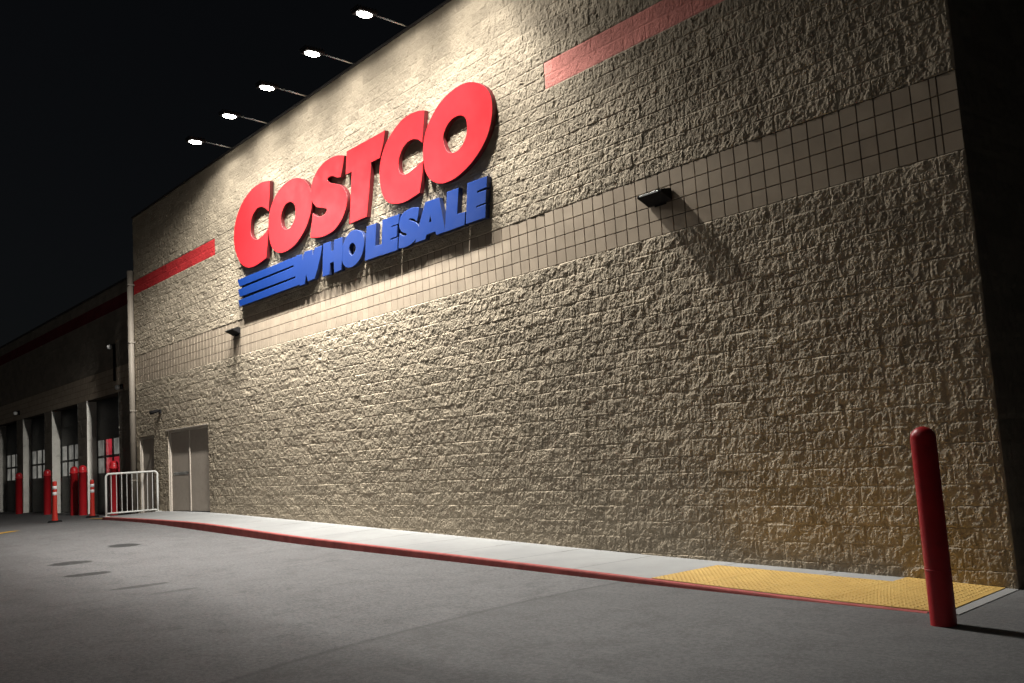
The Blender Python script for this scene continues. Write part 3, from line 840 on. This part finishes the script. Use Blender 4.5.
    ('O', 'red', [[(-2.627,7.492),(-2.572,7.47),(-2.517,7.444),(-2.464,7.415),(-2.414,7.384),(-2.369,7.351),(-2.326,7.317),(-2.287,7.28),(-2.253,7.242),(-2.224,7.202),(-2.2,7.161),(-2.181,7.118),(-2.166,7.075),(-2.156,7.03),(-2.151,6.986),(-2.15,6.94),(-2.154,6.892),(-2.161,6.843),(-2.173,6.792),(-2.189,6.741),(-2.208,6.69),(-2.231,6.64),(-2.258,6.59),(-2.29,6.541),(-2.327,6.494),(-2.37,6.448),(-2.418,6.403),(-2.471,6.36),(-2.528,6.319),(-2.589,6.28),(-2.654,6.243),(-2.723,6.208),(-2.792,6.177),(-2.864,6.149),(-2.937,6.124),(-3.012,6.102),(-3.086,6.083),(-3.158,6.068),(-3.229,6.057),(-3.301,6.049),(-3.372,6.046),(-3.445,6.047),(-3.519,6.052),(-3.591,6.062),(-3.66,6.078),(-3.725,6.101),(-3.787,6.13),(-3.845,6.163),(-3.897,6.199),(-3.942,6.237),(-3.981,6.278),(-4.015,6.323),(-4.043,6.371),(-4.065,6.423),(-4.081,6.479),(-4.092,6.537),(-4.099,6.595),(-4.103,6.653),(-4.103,6.712),(-4.098,6.771),(-4.087,6.83),(-4.07,6.891),(-4.047,6.953),(-4.019,7.014),(-3.987,7.07),(-3.951,7.121),(-3.911,7.17),(-3.867,7.215),(-3.822,7.257),(-3.776,7.296),(-3.728,7.331),(-3.677,7.364),(-3.623,7.395),(-3.566,7.424),(-3.506,7.451),(-3.443,7.475),(-3.378,7.496),(-3.309,7.513),(-3.236,7.527),(-3.163,7.537),(-3.094,7.545),(-3.03,7.549),(-2.969,7.551),(-2.91,7.549),(-2.851,7.544),(-2.793,7.536),(-2.737,7.525),(-2.682,7.51)],[(-2.983,7.048),(-2.956,7.037),(-2.929,7.025),(-2.903,7.01),(-2.882,6.993),(-2.864,6.975),(-2.85,6.956),(-2.838,6.934),(-2.83,6.908),(-2.824,6.878),(-2.821,6.842),(-2.821,6.806),(-2.825,6.771),(-2.832,6.738),(-2.843,6.706),(-2.857,6.674),(-2.874,6.645),(-2.895,6.618),(-2.919,6.592),(-2.947,6.569),(-2.976,6.548),(-3.007,6.529),(-3.041,6.513),(-3.076,6.5),(-3.112,6.491),(-3.147,6.486),(-3.184,6.485),(-3.219,6.487),(-3.253,6.492),(-3.285,6.498),(-3.315,6.507),(-3.343,6.519),(-3.368,6.534),(-3.391,6.551),(-3.412,6.572),(-3.43,6.595),(-3.447,6.62),(-3.462,6.649),(-3.475,6.681),(-3.486,6.714),(-3.493,6.744),(-3.498,6.771),(-3.5,6.797),(-3.498,6.822),(-3.493,6.846),(-3.485,6.869),(-3.474,6.89),(-3.459,6.911),(-3.441,6.932),(-3.419,6.954),(-3.394,6.977),(-3.366,6.998),(-3.336,7.016),(-3.305,7.031),(-3.271,7.043),(-3.236,7.053),(-3.203,7.061),(-3.172,7.065),(-3.141,7.067),(-3.112,7.067),(-3.084,7.066),(-3.057,7.064),(-3.032,7.061),(-3.008,7.056)]]),
    ('bars', 'blue', [[(-11.859,5.907),(-8.708,5.877),(-8.636,5.53),(-8.588,5.289),(-8.757,5.276),(-11.796,5.288),(-11.849,5.422),(-8.975,5.428),(-8.971,5.484),(-11.774,5.511),(-11.853,5.676),(-9.025,5.678),(-9.035,5.732),(-11.767,5.753)]]),
    ('W', 'blue', [[(-8.897,5.891),(-8.654,5.867),(-8.629,5.73),(-8.529,5.897),(-8.219,5.872),(-8.194,5.742),(-8.086,5.885),(-7.789,5.876),(-7.873,5.69),(-8.008,5.465),(-8.154,5.283),(-8.433,5.276),(-8.503,5.452),(-8.592,5.249),(-8.793,5.246)]]),
    ('H', 'blue', [[(-7.724,5.89),(-7.431,5.88),(-7.431,5.68),(-7.316,5.681),(-7.283,5.879),(-6.976,5.87),(-6.984,5.592),(-7.077,5.257),(-7.333,5.25),(-7.33,5.474),(-7.491,5.473),(-7.538,5.255),(-7.811,5.26),(-7.777,5.566)]]),
    ('O', 'blue', [[(-6.457,5.897),(-6.414,5.885),(-6.366,5.868),(-6.32,5.849),(-6.281,5.827),(-6.251,5.802),(-6.226,5.776),(-6.207,5.746),(-6.193,5.715),(-6.185,5.681),(-6.182,5.644),(-6.185,5.605),(-6.192,5.568),(-6.203,5.529),(-6.219,5.49),(-6.239,5.452),(-6.265,5.416),(-6.296,5.383),(-6.332,5.351),(-6.372,5.323),(-6.415,5.299),(-6.46,5.278),(-6.509,5.262),(-6.56,5.25),(-6.611,5.242),(-6.663,5.238),(-6.717,5.239),(-6.769,5.244),(-6.816,5.253),(-6.858,5.267),(-6.896,5.285),(-6.93,5.308),(-6.959,5.335),(-6.983,5.368),(-7.003,5.407),(-7.017,5.448),(-7.025,5.489),(-7.024,5.53),(-7.017,5.573),(-7.004,5.614),(-6.987,5.654),(-6.965,5.691),(-6.938,5.728),(-6.908,5.762),(-6.875,5.792),(-6.839,5.819),(-6.8,5.843),(-6.76,5.863),(-6.722,5.88),(-6.688,5.893),(-6.655,5.902),(-6.623,5.908),(-6.591,5.911),(-6.558,5.912),(-6.527,5.911),(-6.494,5.906)],[(-6.61,5.695),(-6.588,5.692),(-6.568,5.685),(-6.549,5.675),(-6.532,5.663),(-6.516,5.649),(-6.502,5.633),(-6.491,5.616),(-6.483,5.599),(-6.48,5.582),(-6.48,5.565),(-6.483,5.547),(-6.489,5.531),(-6.5,5.515),(-6.513,5.5),(-6.53,5.486),(-6.548,5.474),(-6.57,5.462),(-6.595,5.452),(-6.62,5.445),(-6.643,5.443),(-6.665,5.446),(-6.685,5.454),(-6.703,5.466),(-6.718,5.482),(-6.73,5.503),(-6.74,5.53),(-6.747,5.558),(-6.748,5.584),(-6.743,5.608),(-6.732,5.632),(-6.718,5.654),(-6.701,5.671),(-6.681,5.683),(-6.657,5.69),(-6.633,5.695)]]),
    ('L', 'blue', [[(-6.05,5.868),(-5.723,5.86),(-5.762,5.66),(-5.803,5.446),(-5.555,5.432),(-5.603,5.253),(-6.164,5.259),(-6.111,5.561)]]),
    ('E', 'blue', [[(-5.495,5.865),(-4.939,5.847),(-4.983,5.699),(-5.207,5.703),(-5.22,5.666),(-5.023,5.661),(-5.063,5.485),(-5.265,5.484),(-5.282,5.442),(-5.03,5.441),(-5.069,5.237),(-5.579,5.247),(-5.54,5.555)]]),
    ('S', 'blue', [[(-4.322,5.816),(-4.33,5.791),(-4.338,5.763),(-4.348,5.734),(-4.358,5.707),(-4.369,5.681),(-4.382,5.657),(-4.394,5.634),(-4.404,5.614),(-4.423,5.628),(-4.443,5.644),(-4.465,5.66),(-4.489,5.674),(-4.515,5.684),(-4.545,5.692),(-4.574,5.699),(-4.599,5.703),(-4.621,5.704),(-4.64,5.703),(-4.655,5.7),(-4.662,5.695),(-4.66,5.688),(-4.65,5.678),(-4.635,5.667),(-4.613,5.655),(-4.583,5.642),(-4.545,5.628),(-4.505,5.613),(-4.47,5.596),(-4.441,5.578),(-4.414,5.559),(-4.392,5.537),(-4.376,5.515),(-4.365,5.49),(-4.359,5.464),(-4.36,5.436),(-4.366,5.41),(-4.381,5.383),(-4.402,5.355),(-4.428,5.329),(-4.459,5.307),(-4.495,5.289),(-4.536,5.273),(-4.58,5.261),(-4.625,5.251),(-4.671,5.244),(-4.719,5.239),(-4.767,5.237),(-4.816,5.236),(-4.866,5.239),(-4.918,5.244),(-4.967,5.25),(-5.01,5.254),(-5.005,5.282),(-4.999,5.314),(-4.992,5.348),(-4.985,5.379),(-4.978,5.41),(-4.97,5.44),(-4.962,5.468),(-4.955,5.493),(-4.94,5.482),(-4.924,5.47),(-4.906,5.457),(-4.886,5.447),(-4.862,5.438),(-4.835,5.43),(-4.808,5.424),(-4.785,5.421),(-4.765,5.422),(-4.746,5.425),(-4.732,5.431),(-4.725,5.437),(-4.726,5.446),(-4.735,5.456),(-4.749,5.468),(-4.767,5.48),(-4.792,5.491),(-4.823,5.503),(-4.854,5.516),(-4.881,5.531),(-4.903,5.55),(-4.921,5.571),(-4.936,5.594),(-4.947,5.616),(-4.953,5.638),(-4.954,5.66),(-4.952,5.682),(-4.945,5.705),(-4.935,5.729),(-4.921,5.754),(-4.903,5.777),(-4.88,5.798),(-4.852,5.815),(-4.82,5.831),(-4.784,5.843),(-4.745,5.853),(-4.703,5.86),(-4.656,5.863),(-4.61,5.864),(-4.568,5.864),(-4.532,5.863),(-4.5,5.86),(-4.47,5.856),(-4.44,5.85),(-4.409,5.843),(-4.377,5.833),(-4.348,5.824)]]),
    ('A', 'blue', [[(-4.11,5.861),(-3.717,5.842),(-3.658,5.565),(-3.594,5.245),(-3.832,5.243),(-3.864,5.311),(-4.133,5.313),(-4.182,5.242),(-4.47,5.248),(-4.307,5.553)],[(-3.989,5.64),(-3.951,5.484),(-4.05,5.486)]]),
    ('L', 'blue', [[(-3.466,5.877),(-3.157,5.863),(-3.197,5.653),(-3.237,5.444),(-3.012,5.428),(-3.053,5.238),(-3.584,5.239),(-3.525,5.574)]]),
    ('E', 'blue', [[(-2.902,5.876),(-2.397,5.857),(-2.427,5.704),(-2.665,5.704),(-2.682,5.657),(-2.441,5.647),(-2.477,5.466),(-2.713,5.467),(-2.73,5.426),(-2.476,5.424),(-2.504,5.232),(-3.002,5.243),(-2.957,5.536)]]),
]

def letter_mesh(name, loops, depth, back, root, grow=0.0):
    cu = bpy.data.curves.new(name, 'CURVE')
    cu.dimensions = '2D'; cu.fill_mode = 'BOTH'
    bev = .007
    cu.extrude = depth / 2 - bev; cu.bevel_depth = bev; cu.bevel_resolution = 1
    cu.offset = grow - bev
    for lp in loops:
        sp = cu.splines.new('POLY')
        sp.points.add(len(lp) - 1)
        for p, (x, z) in zip(sp.points, lp):
            p.co = (x - root.x, z - root.z, 0, 1)
        sp.use_cyclic_u = True
    tmp = bpy.data.objects.new("tmp_curve", cu)
    COL.objects.link(tmp)
    bpy.context.view_layer.update()
    me = bpy.data.meshes.new_from_object(tmp.evaluated_get(bpy.context.evaluated_depsgraph_get()))
    bpy.data.objects.remove(tmp)
    bpy.data.curves.remove(cu)
    # curve plane (x, y) -> wall plane (X, Z); front towards -Y
    me.transform(Matrix(((1, 0, 0, 0), (0, 0, -1, -(back + depth / 2)), (0, 1, 0, 0), (0, 0, 0, 1))))
    me.materials.clear()
    for p in me.polygons:
        p.material_index = 0 if p.normal.y < -.9 else 1
        p.use_smooth = False
    me.name = name
    return me

for i, (ch, col, loops) in enumerate(LETTERS):
    back = .012
    depth = .088 + .0012 * (i % 3)
    me = letter_mesh("letter" if ch != 'bars' else "stripe_bars", loops, depth, back, sign.location, .004 if col == 'red' else .012)
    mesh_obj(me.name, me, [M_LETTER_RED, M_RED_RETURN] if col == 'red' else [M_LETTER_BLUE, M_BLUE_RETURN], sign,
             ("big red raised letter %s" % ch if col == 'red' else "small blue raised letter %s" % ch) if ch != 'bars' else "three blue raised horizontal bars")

# ------------------------------------------------------------------ flood lights on arms along the parapet
LAMPX = [-12.16, -10.20, -8.33, -6.39, -4.49, -2.50]
names = ["first flood light from the far end, on an arm over the wall top",
         "second flood light from the far end, on an arm over the wall top",
         "third flood light from the far end, in the middle of the row above the sign",
         "fourth flood light from the far end, above the letter T of the sign",
         "flood light nearest to the camera of those in the photo, near the top edge",
         "last flood light of the row, above the near end of the sign"]
LZ = 9.16
fl = thing("flood_light", names[0], "flood light", (LAMPX[0], 0, ZT), group="flood lights over the store sign")
bm = BM()
box(bm, -.06, .06, .08, .24, .05, .10, .006)
tube(bm, [(0, .16, .055), (0, -.05, .068), (0, -.74, .115)], [.019, .018, .016], 10)
obj("arm", bm, M_STEEL, fl, True)
bm = BM()
box(bm, -.13, .13, -1.09, -.70, .070, .13, .018)
for k in range(7):
    box(bm, -.13, .13, -1.10 + k * .058, -1.085 + k * .058, .13, .155, .002)
obj("head", bm, M_DARK, fl)
bm = BM()
rings = []
for k, (sc_, z) in enumerate(((1.0, .069), (.97, .055), (.75, .040), (.35, .033))):
    rings.append([bm.verts.new((.092 * sc_ * math.cos(t), -.905 + .145 * sc_ * math.sin(t), z)) for t in np.arange(0, 2 * math.pi - .01, math.pi / 10)])
for r0, r1 in zip(rings, rings[1:]):
    for k in range(20):
        bm.faces.new((r0[k], r0[(k + 1) % 20], r1[(k + 1) % 20], r1[k]))
bm.faces.new(rings[-1])
bmesh.ops.recalc_face_normals(bm, faces=bm.faces)
obj("lens", bm, M_LENS, fl)

def flood_lamp(name, along, across, cutoff=(.0, .17)):
    ld = bpy.data.lights.new(name, 'POINT')
    ld.energy = 1.0
    ld.shadow_soft_size = .09
    ld.color = (1.0, .98, .925)
    ld.use_nodes = True
    nt = ld.node_tree
    em = nt.nodes["Emission"]
    tc = nt.nodes.new("ShaderNodeTexCoord")
    sx = nt.nodes.new("ShaderNodeSeparateXYZ")
    nt.links.new(tc.outputs["Normal"], sx.inputs[0])
    down = math_(nt, 'MULTIPLY', sx.outputs[2], -1.0)
    mr = nt.nodes.new("ShaderNodeMapRange"); mr.interpolation_type = 'SMOOTHSTEP'
    nt.links.new(down, mr.inputs[0])
    for i, q in enumerate((*cutoff, 0.0, 1.0)):
        mr.inputs[i + 1].default_value = q
    def curve(v, span, pts, top):
        """luminous intensity table of the luminaire: angle in degrees -> relative intensity"""
        n = nt.nodes.new("ShaderNodeFloatCurve")
        cm = n.mapping.curves[0]
        pts = [((a - span[0]) / (span[1] - span[0]), q / top) for a, q in pts]
        cm.points[0].location = pts[0]; cm.points[-1].location = pts[-1]
        for q in pts[1:-1]:
            cm.points.new(*q)
        for q in cm.points:
            q.handle_type = 'VECTOR'
        n.mapping.update()
        u = math_(nt, 'DIVIDE', math_(nt, 'SUBTRACT', math_(nt, 'MULTIPLY', v, 180 / math.pi), span[0]), span[1] - span[0])
        nt.links.new(u, n.inputs["Value"])
        return math_(nt, 'MULTIPLY', n.outputs[0], top)
    alpha = math_(nt, 'ARCTAN2', sx.outputs[1], down)                          # across: + towards the wall
    perp = math_(nt, 'SQRT', math_(nt, 'ADD', math_(nt, 'MULTIPLY', down, down), math_(nt, 'MULTIPLY', sx.outputs[1], sx.outputs[1])))
    beta = math_(nt, 'ARCTAN2', math_(nt, 'ABSOLUTE', sx.outputs[0]), perp)     # along the wall
    fa = curve(alpha, (-90, 90), across, 4.0)
    fb = curve(beta, (0, 90), along, 2.0)
    mk = nt.nodes.new("ShaderNodeMapRange"); mk.interpolation_type = 'SMOOTHSTEP'
    nt.links.new(alpha, mk.inputs[0])
    for i, q in enumerate((math.radians(24), math.radians(40), 0.0, .88)):
        mk.inputs[i + 1].default_value = q
    fb = math_(nt, 'MAXIMUM', fb, mk.outputs[0])                                # evens out the wash near the parapet
    nt.links.new(math_(nt, 'MULTIPLY', math_(nt, 'MULTIPLY', math_(nt, 'MULTIPLY', mr.outputs[0], fa), fb), E_LAMP), em.inputs["Strength"])
    return ld
E_LAMP = 1450.0
ACROSS = [(-90, .04), (-45, .10), (-37, .24), (-31, .40), (-24, .84), (-16, .95), (-4, .88), (4, 1.1), (7, 1.9), (10, 2.6), (13, 2.5), (20, .9), (27, .46), (34, .26), (44, .13), (60, .055), (90, .02)]
ACROSS_NEAR = [(-90, .04), (-45, .10), (-37, .24), (-31, .40), (-26, 1.1), (-24, 1.9), (-16, 2.15), (-4, 2.05), (4, 2.3), (7, 1.8), (10, 1.75), (13, 1.75), (20, .95), (27, .68), (34, .36), (44, .16), (60, .06), (90, .02)]
INNER = flood_lamp("flood_lamp", [(0, .85), (20, .92), (40, .74), (50, .26), (58, .10), (74, .05), (90, .04)], ACROSS)
NEAR = flood_lamp("near_end_flood_lamp", [(0, .8), (20, .98), (28, 1.2), (36, 1.2), (44, .80), (52, .40), (60, .33), (74, .16), (90, .12)], ACROSS_NEAR)
FAR = flood_lamp("far_end_flood_lamp", [(0, .75), (26, .9), (45, 1.25), (60, 1.75), (70, 1.15), (90, .5)], ACROSS, (.10, .32))
lamp = bpy.data.objects.new("flood_lamp", FAR)
link(lamp, fl)
lamp.location = (0, -.905, -.065)
for i, (x, nm) in enumerate(zip(LAMPX[1:], names[1:])):
    c = copy_tree(fl, (x, 0, ZT), None, nm)
    for ch in c.children:
        if ch.type == 'LIGHT':
            ch.data = INNER if i < 4 else NEAR

# ------------------------------------------------------------------ unlit wall packs on the tile band
wp = thing("wall_pack", "dark unlit wall light on the tile band at the near end, casting a long shadow", "wall light", (1.03, 0, 4.68), group="dark wall lights on the tile band")
bm = BM()
# wedge housing: thin front lip, thick back
v = [bm.verts.new(p) for p in ((-.21, -.215, .035), (.21, -.215, .035), (.21, -.215, .005), (-.21, -.215, .005),
                                (-.21, -.012, .075), (.21, -.012, .075), (.21, -.012, -.09), (-.21, -.012, -.09),
                                (-.21, -.10, -.045), (.21, -.10, -.045))]
for f in ((0, 1, 2, 3), (0, 4, 5, 1), (4, 7, 6, 5), (3, 2, 9, 8), (8, 9, 6, 7), (0, 3, 8, 4), (8, 7, 4), (1, 5, 9, 2), (9, 5, 6)):
    bm.faces.new([v[i] for i in f])
bmesh.ops.recalc_face_normals(bm, faces=bm.faces)
bmesh.ops.bevel(bm, geom=list(bm.edges), offset=.006, segments=2, affect='EDGES')
obj("housing", bm, M_DARK, wp)
bm = BM(); box(bm, -.16, .16, -.225, -.217, .010, .030, .002); obj("lit_edge_strip", bm, M_STEEL, wp)  # pale strip standing in for the highlight along the front edge
bm = BM(); box(bm, -.10, .10, -.016, -.001, -.11, .10, .004); obj("back_plate", bm, M_DARK, wp)
copy_tree(wp, (-12.2, 0, 4.76), None, "dark unlit wall light on the tile band below the blue bars of the sign")

# ------------------------------------------------------------------ bollards
def bollard_profile(h, r):
    p = [(r, -.12), (r, .30), (r * 1.0, .34), (r, h - r * .95)]
    for k in range(1, 9):
        a = k / 8 * math.pi / 2
        p.append((r * math.cos(a), h - r * .95 + r * .95 * math.sin(a)))
    p[-1] = (0, h)
    return p
bp = thing("bollard", "tall red round topped bollard at the right end of the yellow tactile paving", "bollard", (5.17, -1.86, zA(5.17)))
bm = BM(); lathe(bm, bollard_profile(1.56, .098), 48); obj("sleeve", bm, M_BOLLARD, bp, True)
bm = BM(); lathe(bm, [(.0975, .425), (.1005, .428), (.1005, .434), (.0975, .437)], 48); obj("sleeve_seam", bm, M_BOLLARD, bp, True)

def bay_bollard(x, y, label):
    t = thing("bay_bollard", label, "bollard", (x, y, zA(x)), group="red bollards in front of the service bays")
    r = .125
    bm = BM(); lathe(bm, [(r, -.1), (r, 1.38), (r + .02, 1.385), (r + .02, 1.42), (r, 1.425), (r, 1.52)] + [(r * math.cos(k / 6 * math.pi / 2), 1.52 + .11 * math.sin(k / 6 * math.pi / 2)) for k in range(1, 6)] + [(0, 1.63)], 24)
    obj("post", bm, M_BOLLARD, t, True)
    return t
bay_bollard(-21.35, -.05, "red bollard seen through the white railing at the right side of the first bay")
bay_bollard(-24.62, -.05, "red bollard on the right of the close pair left of the first bay")
bay_bollard(-25.62, -.05, "red bollard on the left of the close pair beside the first bay pier")
bay_bollard(-29.05, -.05, "red bollard between the second and third bays from the right")
bay_bollard(-33.35, -.05, "leftmost red bollard in front of the farthest bays")

def delineator(x, y, label):
    t = thing("delineator_post", label, "delineator", (x, y, zA(x)), group="orange red delineator posts")
    bm = BM(); lathe(bm, [(.0, .05), (.16, .05), (.19, .0)][::-1] , 24); obj("base", bm, M_RUBBER, t, True)
    bm = BM(); lathe(bm, [(.085, .03), (.07, .12), (.058, .5), (.055, 1.05), (.048, 1.09), (0, 1.10)], 20); obj("tube", bm, M_DELIN, t, True)
    for z in (.72, .88):
        bm = BM(); lathe(bm, [(.056, z), (.0605, z + .003), (.0595, z + .085), (.055, z + .088)], 20); obj("reflective_band", bm, M_REFL, t, True)
    return t
delineator(-19.0, -2.32, "orange red delineator with two white bands standing farther left on the asphalt")
delineator(-20.75, -.86, "orange red delineator with two white bands closest to the white railing")

# ------------------------------------------------------------------ white railing across the far end of the walk
rl = thing("railing", "white pipe railing with thin balusters across the far end of the sidewalk", "railing", (-17.5, -.75, .5))
zr = zWalk(-17.5, -.75) - .5
y0, y1 = -.69, .66
b0, t0 = .07 + zr, 1.10 + zr
bm = BM()
arc = lambda cy, cz, a0, a1: [(0, cy + .09 * math.cos(a), cz + .09 * math.sin(a)) for a in np.linspace(a0, a1, 6)]
path = [(0, y0, zWalk(-17.5, -1.44) - .52)] + [(0, y0, .5)] + arc(y0 + .09, t0 - .09, math.pi, math.pi / 2) + arc(y1 - .09, t0 - .09, math.pi / 2, 0) + [(0, y1, .5), (0, y1, zr - .02)]
tube(bm, path, .027, 12)
obj("frame", bm, M_WHITE, rl, True)
bm = BM(); tube(bm, [(0, y0 + .02, b0), (0, y1 - .02, b0)], .022, 10); obj("bottom_rail", bm, M_WHITE, rl, True)
for k in range(9):
    y = y0 + (k + 1) * (y1 - y0) / 10
    bm = BM(); tube(bm, [(0, y, b0), (0, y, t0 - .01)], .0095, 8, False); obj("baluster", bm, M_WHITE, rl, True)
for y in (y0, y1):
    bm = BM(); zb = zWalk(-17.5, y - .75) - .5; box(bm, -.07, .07, y - .07, y + .07, zb + .001, zb + .014, .003); obj("base_plate", bm, M_WHITE, rl)

# ------------------------------------------------------------------ night sky, faint added fill sun, camera
w = bpy.data.worlds.new("World"); scene.world = w
w.use_nodes = True
nt = w.node_tree
bg = nt.nodes["Background"]
sky = nt.nodes.new("ShaderNodeTexSky")
sky.sky_type = 'NISHITA'; sky.sun_disc = False
SUN_EL, SUN_AZ = R(40), R(200)
sky.sun_elevation = SUN_EL; sky.sun_rotation = SUN_AZ
hsv = nt.nodes.new("ShaderNodeHueSaturation")
hsv.inputs["Saturation"].default_value = .45
nt.links.new(sky.outputs[0], hsv.inputs["Color"])
nt.links.new(hsv.outputs[0], bg.inputs[0])
bg.inputs[1].default_value = 0.0010
sd = bpy.data.lights.new("fill_sun", 'SUN')  # added soft fill in place of unseen parking lot lamps
sd.energy = 0.06; sd.angle = R(12); sd.color = (1.0, .95, .88)
so = bpy.data.objects.new("fill_sun", sd); link(so)
dirv = Vector((math.sin(SUN_AZ) * math.cos(SUN_EL), math.cos(SUN_AZ) * math.cos(SUN_EL), math.sin(SUN_EL)))
so.rotation_euler = dirv.to_track_quat('Z', 'Y').to_euler()
so.location = (0, -20, 30)

cd = bpy.data.cameras.new("camera")
cd.sensor_width = 36.0; cd.sensor_fit = 'HORIZONTAL'
cd.lens = CAM_P[0] / 1024 * 36.0
cd.clip_start = .05; cd.clip_end = 2000
co = bpy.data.objects.new("camera", cd); link(co)
m = Matrix((AX, AY, -AZ)).transposed().to_4x4()
m.translation = CAM_LOC
co.matrix_world = m
scene.camera = co

vs = scene.view_settings
scene.display_settings.display_device = 'sRGB'
vs.view_transform = 'Standard'; vs.look = 'None'; vs.exposure = 0.0; vs.gamma = 1.0
vs.use_curve_mapping = False
scene.render.engine = 'CYCLES'
scene.cycles.use_denoising = True
scene.cycles.max_bounces = 6
scene.cycles.sample_clamp_indirect = 6.0
